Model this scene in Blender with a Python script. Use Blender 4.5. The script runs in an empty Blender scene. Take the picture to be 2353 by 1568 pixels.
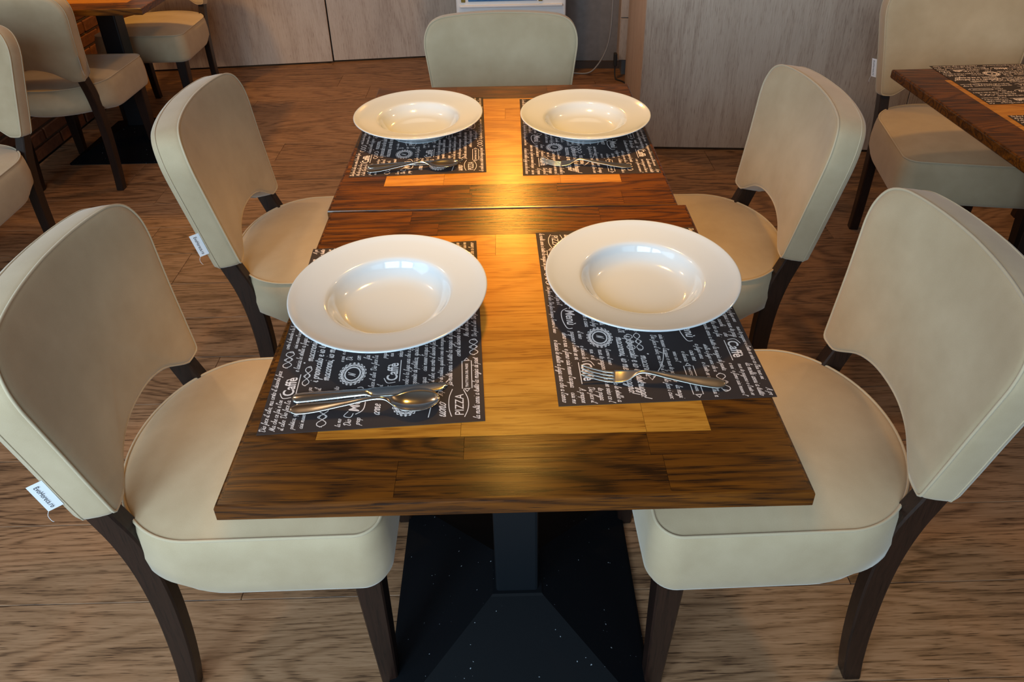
import bpy, bmesh, math, random
from mathutils import Vector, Matrix
R = math.radians
random.seed(7)
SC = bpy.context.scene
COL = SC.collection

# ------------------------------------------------------------------ camera
cd = bpy.data.cameras.new('camera'); cam = bpy.data.objects.new('camera', cd); COL.objects.link(cam)
cd.sensor_fit = 'HORIZONTAL'; cd.sensor_width = 36.0
cd.lens = 1682.19149 * 36 / 2353
cd.shift_y = -307.2718 / 2353
_r = Vector((0.99972125, -0.01597346, -0.01738567)); _u = Vector((0.02302788, 0.49725632, 0.86729803))
_f = Vector((0.00520862, 0.86745663, -0.49748554))
m = Matrix((_r, _u, -_f)).transposed().to_4x4(); m.translation = Vector((0.00085, -0.57115, 1.47064))
cam.matrix_world = m
cd.clip_start = 0.02
SC.camera = cam

# ------------------------------------------------------------------ world, lights, exposure
w = bpy.data.worlds.new('world'); SC.world = w; w.use_nodes = True
w.node_tree.nodes['Background'].inputs[0].default_value = (0.72, 0.83, 1.0, 1)
w.node_tree.nodes['Background'].inputs[1].default_value = 0.1
SC.view_settings.view_transform = 'Standard'
SC.view_settings.look = 'None'
SC.view_settings.exposure = 0.0
SC.view_settings.gamma = 1.0
SC.view_settings.use_curve_mapping = False

def area(name, loc, target, sx, sy, power, col):
    l = bpy.data.lights.new(name, 'AREA'); l.shape = 'RECTANGLE'; l.size = sx; l.size_y = sy
    l.energy = power; l.color = col
    o = bpy.data.objects.new(name, l); COL.objects.link(o); o.location = loc
    o.rotation_euler = (Vector(target) - Vector(loc)).to_track_quat('-Z', 'Y').to_euler()
    return o
def bulb(name, loc, power, col, rad=0.05):
    l = bpy.data.lights.new(name, 'POINT'); l.energy = power; l.color = col; l.shadow_soft_size = rad
    o = bpy.data.objects.new(name, l); COL.objects.link(o); o.location = loc
    return o
def spot(name, loc, power, col, rad, size, blend):
    l = bpy.data.lights.new(name, 'SPOT'); l.energy = power; l.color = col; l.shadow_soft_size = rad
    l.spot_size = R(size); l.spot_blend = blend
    o = bpy.data.objects.new(name, l); COL.objects.link(o); o.location = loc
    return o
DAY = (0.62, 0.85, 1.0); WARM = (1.0, 0.51, 0.09)
# daylight through the three windows behind the photographer and the one on the left
for i, x in enumerate((-1.45, -0.25, 0.95)):
    area('window_daylight', (x, -1.66, 1.72), (x, 0.4, 1.25), 1.0, 1.65, (66, 37, 7)[i], DAY)
area('window_daylight', (-2.12, -0.75, 1.7), (0, -0.4, 1.2), 1.2, 1.6, 14, DAY)
# warm hanging lamps above the tables and two bulbs added to warm the chairs
bulb('warm_fill_light', (-1.60, 1.60, 2.55), 32, (1.0, 0.66, 0.36), 0.05)
bulb('warm_fill_light', (1.75, 1.80, 2.55), 20, (1.0, 0.62, 0.30), 0.05)
spot('pendant_light', (0.0, 0.80, 1.74), 60, WARM, 0.055, 82, 0.90)
bulb('globe_light', (0.01, 2.95, 2.05), 32, (1.0, 0.45, 0.06), 0.06)
spot('pendant_light', (-1.76, 2.75, 1.75), 44, WARM, 0.05, 96, 0.6)
spot('pendant_light', (1.47, 1.10, 1.80), 20, WARM, 0.05, 96, 0.6)

# ------------------------------------------------------------------ helpers
def link(o, parent=None):
    COL.objects.link(o)
    if parent is not None: o.parent = parent
    return o
def mesh(name, verts, faces, mat, parent=None, smooth=False):
    me = bpy.data.meshes.new(name); me.from_pydata([tuple(v) for v in verts], [], faces); me.update()
    if smooth:
        me.polygons.foreach_set('use_smooth', [True] * len(me.polygons))
    if mat: me.materials.append(mat)
    return link(bpy.data.objects.new(name, me), parent)
def from_bm(name, bm, mat, parent=None, smooth=False):
    me = bpy.data.meshes.new(name); bm.normal_update(); bm.to_mesh(me); bm.free()
    if smooth: me.polygons.foreach_set('use_smooth', [True] * len(me.polygons))
    if mat: me.materials.append(mat)
    return link(bpy.data.objects.new(name, me), parent)
def box_mesh(name, sx, sy, sz, mat, bevel=0.0, seg=1, z0=False):
    bm = bmesh.new(); bmesh.ops.create_cube(bm, size=1)
    for v in bm.verts:
        v.co = Vector((v.co.x * sx, v.co.y * sy, (v.co.z + (0.5 if z0 else 0)) * sz))
    if bevel: bmesh.ops.bevel(bm, geom=bm.edges[:], offset=bevel, segments=seg, affect='EDGES', profile=0.5)
    me = bpy.data.meshes.new(name); bm.normal_update(); bm.to_mesh(me); bm.free()
    if mat: me.materials.append(mat)
    return me
def box(name, sx, sy, sz, loc, mat, parent=None, bevel=0.0, seg=1, z0=False, rotz=0):
    o = bpy.data.objects.new(name, box_mesh(name, sx, sy, sz, mat, bevel, seg, z0)); link(o, parent)
    o.location = loc; o.rotation_euler = (0, 0, rotz)
    return o
def thing(name, label, cat, loc=(0, 0, 0), rotz=0, group=None):
    o = bpy.data.objects.new(name, None); COL.objects.link(o); o.location = loc; o.rotation_euler = (0, 0, rotz)
    o.empty_display_size = 0.1
    return tag(o, label, cat, group)
def tag(o, label, cat, group=None):
    o['label'] = label; o['category'] = cat
    if group: o['group'] = group
    return o
def copy_tree(o, parent=None):
    c = o.copy(); COL.objects.link(c)
    if parent is not None: c.parent = parent
    for ch in list(o.children): copy_tree(ch, c)
    return c
def tube(name, pts, rad, mat, parent=None, closed=False, n=6):
    vs, fs = [], []; N = len(pts); pts = [Vector(p) for p in pts]
    up = Vector((0, 0, 1)); prev = None
    for i, p in enumerate(pts):
        a = pts[(i - 1) % N] if closed or i > 0 else p; b = pts[(i + 1) % N] if closed or i < N - 1 else p
        t = (b - a).normalized()
        if prev is None:
            ref = up if abs(t.z) < 0.9 else Vector((1, 0, 0)); s = t.cross(ref).normalized()
        else:
            s = (prev - t * prev.dot(t)).normalized()
        prev = s; q = t.cross(s)
        r = rad(i / max(1, N - 1)) if callable(rad) else rad
        for k in range(n):
            an = 2 * math.pi * k / n; vs.append(p + s * (r * math.cos(an)) + q * (r * math.sin(an)))
    M = N if closed else N - 1
    for i in range(M):
        for k in range(n):
            fs.append((i * n + k, i * n + (k + 1) % n, ((i + 1) % N) * n + (k + 1) % n, ((i + 1) % N) * n + k))
    if not closed:
        fs.append(tuple(range(n))[::-1]); fs.append(tuple(range((N - 1) * n, N * n)))
    return mesh(name, vs, fs, mat, parent, True)
def smoothstep(a, b, x):
    t = min(1, max(0, (x - a) / (b - a))); return t * t * (3 - 2 * t)
def catmull(pts, n=6, closed=False):
    out = []; N = len(pts)
    rng = range(N) if closed else range(N - 1)
    for i in rng:
        g = (lambda k: pts[k % N]) if closed else (lambda k: pts[min(max(k, 0), N - 1)])
        p0, p1, p2, p3 = g(i - 1), g(i), g(i + 1), g(i + 2)
        for j in range(n):
            t = j / n
            out.append(tuple(0.5 * ((2 * b) + (c - a) * t + (2 * a - 5 * b + 4 * c - d) * t * t + (3 * b - a - 3 * c + d) * t ** 3)
                             for a, b, c, d in zip(p0, p1, p2, p3)))
    if not closed: out.append(tuple(pts[-1]))
    return out

# ------------------------------------------------------------------ materials
def srgb(r, g, b):
    f = lambda c: (c / 255 / 12.92) if c / 255 <= 0.04045 else ((c / 255 + 0.055) / 1.055) ** 2.4
    return (f(r), f(g), f(b), 1)
class NT:
    def __init__(self, name):
        self.m = bpy.data.materials.new(name); self.m.use_nodes = True; self.t = self.m.node_tree
        self.b = self.t.nodes['Principled BSDF']
    def n(self, typ, **kw):
        nd = self.t.nodes.new(typ)
        for k, v in kw.items():
            if k.startswith('i_'): nd.inputs[int(k[2:]) if k[2:].isdigit() else k[2:].replace('_', ' ')].default_value = v
            else: setattr(nd, k, v)
        return nd
    def l(self, a, b): self.t.links.new(a, b)
    def math(self, op, a, b=None, clamp=False):
        nd = self.n('ShaderNodeMath', operation=op, use_clamp=clamp)
        for i, v in enumerate((a, b)):
            if v is None: continue
            if hasattr(v, 'is_linked'): self.l(v, nd.inputs[i])
            else: nd.inputs[i].default_value = v
        return nd.outputs[0]
    def ramp(self, fac, stops):
        nd = self.n('ShaderNodeValToRGB'); e = nd.color_ramp.elements
        while len(e) < len(stops): e.new(0.5)
        for el, (p, c) in zip(e, stops): el.position = p; el.color = c if len(c) == 4 else (*c, 1)
        self.l(fac, nd.inputs[0]); return nd.outputs[0]
    def noise(self, vec, scale, detail=2, rough=0.5, dist=0.0):
        nd = self.n('ShaderNodeTexNoise'); nd.inputs['Scale'].default_value = scale; nd.inputs['Detail'].default_value = detail
        nd.inputs['Roughness'].default_value = rough; nd.inputs['Distortion'].default_value = dist
        self.l(vec, nd.inputs['Vector']); return nd.outputs['Fac']
    def coords(self, scale=(1, 1, 1), rnd=0.0, space='Object'):
        tc = self.n('ShaderNodeTexCoord'); mp = self.n('ShaderNodeMapping'); mp.inputs['Scale'].default_value = scale
        src = tc.outputs[space]
        if rnd:
            oi = self.n('ShaderNodeObjectInfo'); add = self.n('ShaderNodeVectorMath', operation='ADD')
            mul = self.n('ShaderNodeVectorMath', operation='MULTIPLY')
            cmb = self.n('ShaderNodeCombineXYZ')
            for i in range(3): self.l(oi.outputs['Random'], cmb.inputs[i])
            self.l(cmb.outputs[0], mul.inputs[0]); mul.inputs[1].default_value = (rnd, rnd * 1.7, rnd * 2.3)
            self.l(src, add.inputs[0]); self.l(mul.outputs[0], add.inputs[1]); src = add.outputs[0]
        self.l(src, mp.inputs[0]); return mp.outputs[0]
    def bump(self, h, strength, dist=0.001):
        nd = self.n('ShaderNodeBump'); nd.inputs['Strength'].default_value = strength; nd.inputs['Distance'].default_value = dist
        self.l(h, nd.inputs['Height']); self.l(nd.outputs[0], self.b.inputs['Normal'])
    def set(self, **kw):
        for k, v in kw.items(): self.b.inputs[k.replace('_', ' ')].default_value = v
        return self.m

def wood(name, dark, mid, light, along='X', ringK=26, ring_sc=1.0, ringw=0.45, fine=0.4, rough=0.45, var=0.25, coat=0.0, coat_rough=0.2, bump=0.15, spec=0.5, lowv=0.5, porew=2.2, fs_=(7, 190)):
    t = NT(name)
    def sc(a, b): return {'X': (a, b, b), 'Y': (b, a, b), 'Z': (b, b, a)}[along]
    big = t.noise(t.coords(sc(1.1 * ring_sc, 7.0 * ring_sc), 31.0), 1.0, 1.5, 0.45, 0.25)
    rings = t.math('SINE', t.math('MULTIPLY', big, ringK * 2.2))
    rings = t.math('POWER', t.math('ADD', t.math('MULTIPLY', rings, 0.5), 0.5), 2.2)
    fib = t.noise(t.coords(sc(fs_[0], fs_[1]), 17.0), 1.0, 4, 0.65)
    pores = t.noise(t.coords(sc(22, 420), 23.0), 1.0, 2, 0.5)
    low = t.noise(t.coords(sc(0.9, 3.0), 11.0), 1.0, 2, 0.5)
    # rings show where the low field lets them
    rv = t.math('MULTIPLY', t.math('SUBTRACT', rings, 0.3), ringw)
    v = t.math('ADD', t.math('MULTIPLY', t.math('SUBTRACT', fib, 0.5), fine), t.math('MULTIPLY', t.math('SUBTRACT', low, 0.5), lowv))
    v = t.math('SUBTRACT', t.math('ADD', v, 0.52), rv)
    pr = t.math('MULTIPLY', t.math('SUBTRACT', pores, 0.55, True), porew)
    v = t.math('SUBTRACT', v, pr)
    oi = t.n('ShaderNodeObjectInfo')
    v = t.math('ADD', v, t.math('MULTIPLY', t.math('SUBTRACT', oi.outputs['Random'], 0.5), var))
    c = t.ramp(v, [(0.12, dark), (0.45, mid), (0.8, light)])
    t.l(c, t.b.inputs['Base Color'])
    t.set(Roughness=rough, Coat_Weight=coat, Coat_Roughness=coat_rough, Specular_IOR_Level=spec)
    if bump: t.bump(t.math('ADD', fib, t.math('MULTIPLY', rings, -0.3)), bump, 0.0008)
    return t.m
M = {}
M['floor'] = wood('floor_oak', srgb(66, 44, 30), srgb(132, 97, 70), srgb(158, 121, 92), 'X', 46, 1.0, 0.24, 1.0, 0.5, 0.12, 0, 0.2, 0.25, 0.4, 0.35, 2.4, (9, 260))
M['wall_wood'] = wood('wall_oak', srgb(150, 128, 115), srgb(182, 162, 147), srgb(198, 180, 166), 'Z', 14, 0.9, 0.16, 0.75, 0.6, 0.06, 0, 0.2, 0.05, 0.3)
M['table_dark'] = wood('stained_oak', srgb(36, 16, 4), srgb(80, 42, 9), srgb(112, 62, 13), 'X', 42, 1.5, 0.28, 0.9, 0.25, 0.16, 0.0, 0.2, 0.2)
M['table_light'] = wood('natural_oak', srgb(140, 84, 24), srgb(178, 116, 38), srgb(198, 136, 52), 'X', 36, 1.4, 0.2, 0.7, 0.24, 0.26, 0.0, 0.2, 0.14)
M['leg'] = wood('dark_leg_wood', srgb(16, 9, 7), srgb(32, 18, 13), srgb(46, 27, 20), 'Z', 8, 1, 0.12, 0.8, 0.42, 0.05, 0.1, 0.3, 0.08, 0.4)
# suede upholstery
t = NT('beige_suede'); co = t.coords()
n1 = t.noise(co, 900, 2, 0.6); n2 = t.noise(co, 9, 3, 0.6)
t.l(t.ramp(t.math('ADD', t.math('MULTIPLY', n2, 0.75), t.math('MULTIPLY', n1, 0.25)), [(0.3, srgb(166, 146, 118)), (0.7, srgb(183, 164, 137))]), t.b.inputs['Base Color'])
t.set(Roughness=0.9, Sheen_Weight=0.35, Sheen_Roughness=0.45, Specular_IOR_Level=0.15); t.bump(t.math('ADD', n1, t.math('MULTIPLY', n2, 2.0)), 0.15, 0.0006); M['suede'] = t.m
t = NT('suede_piping'); t.set(Base_Color=srgb(182, 164, 138), Roughness=0.9, Sheen_Weight=0.3, Specular_IOR_Level=0.15); M['piping'] = t.m
t = NT('porcelain'); t.set(Base_Color=(0.51, 0.555, 0.61, 1), Roughness=0.12, Coat_Weight=0.8, Coat_Roughness=0.03, Specular_IOR_Level=0.5); M['porcelain'] = t.m
t = NT('brushed_steel'); n = t.noise(t.coords((20, 400, 400)), 1, 3); t.set(Base_Color=(0.62, 0.62, 0.62, 1), Metallic=1.0, Roughness=0.16); M['steel'] = t.m
t = NT('fork_steel'); n = t.noise(t.coords((30, 500, 500)), 1, 3); t.set(Base_Color=(0.50, 0.49, 0.47, 1), Metallic=1.0, Roughness=0.3); t.bump(n, 0.1, 0.0003); M['steel_matte'] = t.m
t = NT('black_iron'); n = t.noise(t.coords(), 700, 2); dust = t.noise(t.coords(), 160, 1, 0.4)
t.l(t.ramp(dust, [(0.78, (0.004, 0.0045, 0.006, 1)), (0.80, (0.2, 0.22, 0.25, 1))]), t.b.inputs['Base Color'])
t.set(Roughness=0.6, Specular_IOR_Level=0.06); t.bump(n, 0.25, 0.0005); M['iron'] = t.m
t = NT('black_tube'); t.set(Base_Color=(0.006, 0.008, 0.011, 1), Roughness=0.4, Specular_IOR_Level=0.3); M['tube'] = t.m
t = NT('placemat_paper'); wv = t.n('ShaderNodeTexWave', wave_type='BANDS', bands_direction='DIAGONAL'); wv.inputs['Scale'].default_value = 260
t.l(t.coords(), wv.inputs['Vector']); t.l(t.ramp(wv.outputs['Fac'], [(0.2, srgb(40, 33, 34)), (0.8, srgb(54, 45, 45))]), t.b.inputs['Base Color'])
t.set(Roughness=0.6, Specular_IOR_Level=0.3); M['paper'] = t.m
t = NT('placemat_ink'); t.set(Base_Color=srgb(226, 210, 206), Roughness=0.65, Specular_IOR_Level=0.2); M['ink'] = t.m
t = NT('tag_white'); t.set(Base_Color=srgb(226, 228, 236), Roughness=0.6); M['tag'] = t.m
t = NT('tag_ink'); t.set(Base_Color=srgb(28, 26, 40), Roughness=0.7); M['tag_ink'] = t.m
t = NT('plaster'); n = t.noise(t.coords(), 60, 3); t.l(t.ramp(n, [(0.3, srgb(146, 138, 128)), (0.7, srgb(158, 150, 140))]), t.b.inputs['Base Color']); t.set(Roughness=0.9); M['plaster'] = t.m
t = NT('dark_ceiling'); n = t.noise(t.coords(), 40, 3); t.l(t.ramp(n, [(0.3, srgb(92, 82, 74)), (0.7, srgb(104, 94, 86))]), t.b.inputs['Base Color']); t.set(Roughness=0.9); M['ceil'] = t.m
t = NT('grey_wall'); n = t.noise(t.coords(), 30, 3); t.l(t.ramp(n, [(0.3, srgb(118, 112, 110)), (0.7, srgb(128, 122, 120))]), t.b.inputs['Base Color']); t.set(Roughness=0.8); M['grey'] = t.m
t = NT('grey_plinth'); t.set(Base_Color=srgb(98, 96, 96), Roughness=0.6); M['plinth'] = t.m
t = NT('brick_clay'); n = t.noise(t.coords((1, 1, 1), 9), 40, 4, 0.6); n2 = t.noise(t.coords((1, 1, 1), 5), 9, 2)
oi = t.n('ShaderNodeObjectInfo')
t.l(t.ramp(t.math('ADD', t.math('MULTIPLY', n, 0.5), t.math('MULTIPLY', oi.outputs['Random'], 0.5)), [(0.2, srgb(84, 46, 28)), (0.6, srgb(128, 76, 46)), (0.9, srgb(150, 100, 66))]), t.b.inputs['Base Color'])
t.set(Roughness=0.9); t.bump(n, 0.6, 0.004); M['brick'] = t.m
t = NT('mortar'); n = t.noise(t.coords(), 90, 3); t.l(t.ramp(n, [(0.3, srgb(96, 80, 66)), (0.7, srgb(120, 104, 88))]), t.b.inputs['Base Color']); t.set(Roughness=0.95); M['mortar'] = t.m
t = NT('white_enamel'); t.set(Base_Color=(0.82, 0.83, 0.85, 1), Roughness=0.3); M['enamel'] = t.m
t = NT('blue_picture'); n = t.noise(t.coords((1, 1, 6)), 6, 3, 0.6); t.l(t.ramp(n, [(0.3, srgb(40, 90, 150)), (0.55, srgb(84, 140, 196)), (0.75, srgb(170, 205, 232))]), t.b.inputs['Base Color']); t.set(Roughness=0.25); M['picture'] = t.m
t = NT('brass_clip'); t.set(Base_Color=srgb(150, 130, 60), Roughness=0.4, Metallic=0.6); M['brass'] = t.m
t = NT('grey_cable'); t.set(Base_Color=srgb(150, 146, 144), Roughness=0.5); M['cable'] = t.m
t = NT('black_rubber'); t.set(Base_Color=(0.02, 0.02, 0.02, 1), Roughness=0.6); M['rubber'] = t.m
t = NT('dark_baseboard'); t.set(Base_Color=srgb(70, 56, 48), Roughness=0.6); M['baseboard'] = t.m

# ------------------------------------------------------------------ the room
XL, XR, YB, YF, ZC = -2.16, 3.1, 3.95, -1.75, 2.75
def struct(o): o['kind'] = 'structure'; return o
fl = struct(box('floor', XR - XL + 0.2, YB - YF + 0.4, 0.05, ((XL + XR) / 2, (YB + YF) / 2, -0.0355), M['baseboard']))
PW, PL = 0.192, 1.285
pm = box_mesh('plank', PL - 0.0012, PW - 0.0012, 0.010, M['floor'], 0.0008)
pm_by = {}
rows = int(math.ceil((YB + 0.1 - YF) / PW))
for r_ in range(rows):
    y = YF + PW * (r_ + 0.5); x = XL - ((r_ * 0.41 + 0.13 * ((r_ * 7) % 3)) % 1.0) * PL
    while x < XR:
        a, b = max(x, XL), min(x + PL, XR)
        if b - a > 0.02:
            me = pm
            if abs((b - a) - PL) > 1e-4:
                k = round(b - a, 3)
                if k not in pm_by: pm_by[k] = box_mesh('plank', k - 0.0012, PW - 0.0012, 0.010, M['floor'], 0.0008)
                me = pm_by[k]
            o = link(bpy.data.objects.new('plank', me), fl)
            o.location = ((a + b) / 2 - fl.location.x, y - fl.location.y, -0.005 - fl.location.z)
        x += PL
struct(box('ceiling', XR - XL + 0.2, YB - YF + 0.4, 0.1, ((XL + XR) / 2, (YB + YF) / 2, ZC + 0.05), M['ceil']))
# left wall: exposed brick beside the far left table
WL0, WL1 = 1.55, 3.95
wl = struct(box('wall_left', 0.1, WL1 - WL0, ZC, (XL - 0.062, (WL0 + WL1) / 2, 0), M['mortar'], z0=True))
bl, bh = 0.235, 0.068
bmsh = box_mesh('brick', 0.05, bl - 0.012, bh - 0.012, M['brick'], 0.004)
for j in range(14):
    y = WL0 - (bl / 2 if j % 2 else 0)
    while y < WL1 - 0.1:
        o = link(bpy.data.objects.new('brick', bmsh), wl)
        o.location = (XL - 0.025 + random.uniform(-0.004, 0.003) - wl.location.x, y + bl / 2 - wl.location.y, bh * (j + 0.5))
        o.rotation_euler = (random.uniform(-0.01, 0.01), 0, random.uniform(-0.012, 0.012))
        y += bl
wln = struct(box('wall_left', 0.1, WL0 + 0.1, ZC, (XL - 0.05, (WL0 - 0.1) / 2, 0), M['plaster'], z0=True))
struct(box('wall_right', 0.1, YB - YF + 0.4, ZC, (XR + 0.05, (YB + YF) / 2, 0), M['plaster'], z0=True))
# front wall behind the photographer with three windows
wf = struct(box('wall_front', XR - XL + 0.2, 0.1, 0.75, ((XL + XR) / 2, YF - 0.06, 0), M['plaster'], z0=True))
box('lintel', XR - XL + 0.2, 0.1, ZC - 2.56, (0, 0, 2.56), M['plaster'], wf, z0=True)
for x in (-2.08, -0.85, 0.35, 2.3):
    wd = 1.5 if x > 2 else 0.2
    box('pier', wd, 0.1, 1.81, (x - wf.location.x, 0, 0.75), M['plaster'], wf, z0=True)
# back wall: grey plaster with two wood panels hung in front of it
ang = math.atan2(3.90 - 3.79, 1.25)
wb = struct(box('wall_back', XR - XL + 0.2, 0.1, ZC, ((XL + XR) / 2, 4.06, 0), M['plaster'], z0=True))
def panel(x0, x1, y_of, name, rec=0.0, z0=0.012):
    xm = (x0 + x1) / 2; L = (x1 - x0) / math.cos(ang) - 0.004
    o = box(name, L, 0.02, 1.9, (xm - wb.location.x, y_of(xm) + 0.01 + rec - wb.location.y, z0), M['wall_wood'], wb, 0.001, 1, True, ang)
    return o
yw = lambda x: 3.79 + (x + 1.77) * math.tan(ang)
panel(XL, -1.068, yw, 'wood_panel'); panel(-1.066, -0.27, yw, 'wood_panel', 0.014)
# grey wall piece behind the chair at the table end
gw = struct(box('wall_back', 1.1, 0.12, ZC, (0.28, 3.74, 0), M['grey'], z0=True, rotz=R(-4)))
struct(box('baseboard_back', 0.42, 0.014, 0.045, (0.50, 3.655, 0), M['baseboard'], z0=True, rotz=R(-4)))

# ------------------------------------------------------------------ service counter on the right
ca = R(-5.0)
ct = thing('service_counter', 'tall pale wood clad service counter standing behind the chairs on the right', 'counter', (0.602, 2.512, 0), ca)
def cpart(name, sx, sy, sz, loc, mat, bevel=0.002): return box(name, sx, sy, sz, loc, mat, ct, bevel, 1, True)
cpart('carcass', 1.9, 0.80, 1.04, (0.97, 0.42, 0.014), M['wall_wood'])
cpart('front_panel', 1.16, 0.018, 1.06, (0.58, 0.009, 0.012), M['wall_wood'])
cpart('front_panel', 0.76, 0.018, 1.06, (1.543, 0.009, 0.012), M['wall_wood'])
cpart('side_panel', 0.018, 0.86, 1.06, (0.009, 0.45, 0.012), M['wall_wood'])
cpart('plinth', 1.84, 0.78, 0.013, (0.97, 0.43, 0.0005), M['plinth'], 0)
cpart('counter_top', 1.98, 0.94, 0.035, (0.96, 0.42, 1.075), M['wall_wood'])
# narrow drawer cabinet behind the counter
dc = thing('drawer_cabinet', 'narrow pale wood drawer cabinet on a grey plinth tucked behind the counter', 'cabinet', (0.655, 3.50, 0), R(-4))
box('body', 0.34, 0.16, 0.86, (0.17, 0.1, 0.095), M['wall_wood'], dc, 0.001, 1, True)
box('drawer_front', 0.34, 0.018, 0.24, (0.17, 0.010, 0.098), M['wall_wood'], dc, 0.002, 1, True)
box('drawer_front', 0.34, 0.018, 0.30, (0.17, 0.010, 0.344), M['wall_wood'], dc, 0.002, 1, True)
box('drawer_front', 0.34, 0.018, 0.30, (0.17, 0.010, 0.650), M['wall_wood'], dc, 0.002, 1, True)
box('plinth', 0.32, 0.14, 0.094, (0.18, 0.1, 0.001), M['plinth'], dc, 0.001, 1, True)

# ------------------------------------------------------------------ white display appliance at the back wall
ap = thing('display_cooler', 'white display cooler with a blue picture panel behind the end chair', 'cooler', (0.042, 3.42, 0))
box('body', 0.605, 0.20, 1.25, (0, 0.17, 0.05), M['enamel'], ap, 0.008, 2, True)
box('plinth', 0.57, 0.17, 0.05, (0, 0.17, 0.0005), M['plinth'], ap, 0.002, 1, True)
dr = box('door', 0.60, 0.05, 1.17, (0, 0.048, 0.10), M['enamel'], ap, 0.01, 3, True)
pic = box('picture_panel', 0.375, 0.008, 0.62, (-0.045, -0.027, 0.365), M['picture'], dr, 0.002, 1, True)
for x in (-0.045 - 0.215, -0.045 + 0.205):
    box('corner_clip', 0.022, 0.012, 0.05, (x, -0.028, 0.362), M['brass'], dr, 0.002, 1, True)
fr = box('ledge', 0.56, 0.03, 0.012, (0, -0.030, 0.335), M['enamel'], dr, 0.004, 2, True)

# power cable hanging beside it
pts = catmull([(0.613, 3.53, 0.95), (0.611, 3.53, 0.44), (0.606, 3.53, 0.26), (0.588, 3.54, 0.15), (0.545, 3.545, 0.06), (0.49, 3.54, 0.012), (0.40, 3.56, 0.006), (0.33, 3.60, 0.006)], 8)
tag(tube('power_cable', pts, 0.0045, M['cable']), 'thin grey power cable hanging down to the floor by the grey wall', 'cable')
pc = thing('plug_adapter', 'small black plug adapter with a lead on the floor beside the counter', 'adapter', (0.632, 3.47, 0))
box('body', 0.018, 0.03, 0.075, (0, 0, 0.075), M['rubber'], pc, 0.003, 1, True)
tube('lead', catmull([(0, 0, 0.08), (0.0, -0.01, 0.03), (0.005, -0.03, 0.006), (0.03, -0.06, 0.006), (0.05, -0.10, 0.006)], 6), 0.004, M['rubber'], pc)

# ------------------------------------------------------------------ tables
def make_table(name, label, loc, rotz, wx, wy, seed, base_dy=0.0, group='pedestal tables'):
    rnd = random.Random(seed)
    t = thing(name, label, 'table', loc, rotz, group)
    H, TH = 0.75, 0.026
    top = bpy.data.objects.new('table_top', None); link(top, t); top.empty_display_size = 0.05
    b = 0.098; hx, hy = wx / 2, wy / 2
    def stave(x0, x1, y0, y1, mat, bev=0.0):
        o = box('stave', x1 - x0 - 0.0004, y1 - y0 - 0.0004, TH, ((x0 + x1) / 2, (y0 + y1) / 2, H - TH / 2), mat, top, bev)
        return o
    def rowof(x0, x1, y0, y1, mat, cuts):
        xs = [x0] + [c for c in cuts if x0 + 0.03 < c < x1 - 0.03] + [x1]
        for a, c in zip(xs, xs[1:]): stave(a, c, y0, y1, mat)
    # front and back borders, two staves deep
    for ya, yb in ((-hy + 0.006, -hy + b * 0.62), (-hy + b * 0.62, -hy + b), (hy - b, hy - b * 0.55), (hy - b * 0.55, hy - 0.006)):
        rowof(-hx + 0.006, hx - 0.006, ya, yb, M['table_dark'], [rnd.uniform(-0.22, -0.05), rnd.uniform(0.1, 0.25)])
    n = 7; d = (wy - 2 * b) / n
    for i in range(n):
        ya = -hy + b + d * i; yb = ya + d
        rowof(-hx + 0.006, -hx + b, ya, yb, M['table_dark'], []); rowof(hx - b, hx - 0.006, ya, yb, M['table_dark'], [])
        rowof(-hx + b, hx - b, ya, yb, M['table_light'], [rnd.uniform(-0.2, 0.2)] if i % 2 else [rnd.uniform(-0.15, -0.02), rnd.uniform(0.06, 0.2)])
    # rounded edge strip all round
    prof = [(0.008, TH / 2 - 0.0002), (0.0035, TH / 2 - 0.0002), (0.001, TH / 2 - 0.0014), (0.0, TH / 2 - 0.004), (0.0, -TH / 2 + 0.003), (0.002, -TH / 2), (0.008, -TH / 2)]
    vs, fs = [], []
    for (i_, z) in prof:
        for sx, sy in ((-1, -1), (1, -1), (1, 1), (-1, 1)): vs.append((sx * (hx - i_), sy * (hy - i_), H - TH / 2 + z))
    for k in range(len(prof) - 1):
        for c in range(4): fs.append((k * 4 + c, k * 4 + (c + 1) % 4, (k + 1) * 4 + (c + 1) % 4, (k + 1) * 4 + c))
    fs = [f[::-1] for f in fs]
    mesh('edge_moulding', vs, fs, M['table_dark'], top)
    # pedestal
    box('mounting_plate', 0.42, 0.42, 0.008, (0, base_dy, H - TH - 0.0085), M['tube'], t, 0.002, 1)
    box('column', 0.083, 0.083, H - TH - 0.012 - 0.100, (0, base_dy, 0.100), M['tube'], t, 0.006, 2, True)
    hb, ht = 0.245, 0.052
    vs, fs = [], []
    for h, z in ((hb, 0.001), (hb, 0.010), (hb - 0.006, 0.014), (ht, 0.103), (ht - 0.004, 0.106)):
        for sx, sy in ((-1, -1), (1, -1), (1, 1), (-1, 1)): vs.append((sx * h, base_dy + sy * h, z))
    for k in range(4):
        for c in range(4): fs.append((k * 4 + c, k * 4 + (c + 1) % 4, (k + 1) * 4 + (c + 1) % 4, (k + 1) * 4 + c))
    fs.append((16, 17, 18, 19)); fs.append((3, 2, 1, 0))
    mesh('base', vs, fs, M['iron'], t)
    return t
D = 0.6827
T1 = make_table('dining_table', 'near two-tone square wooden table on a black pedestal, closest to the camera', (0.001, D / 2, 0), 0, 0.704, D, 11, 0.0)
T2 = make_table('dining_table', 'far two-tone square wooden table pushed against the near one, below the end chair', (-0.0104 + D / 2 * 0.00833, D + 0.004 + D / 2, 0), -0.00833, 0.695, D, 23)
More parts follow.
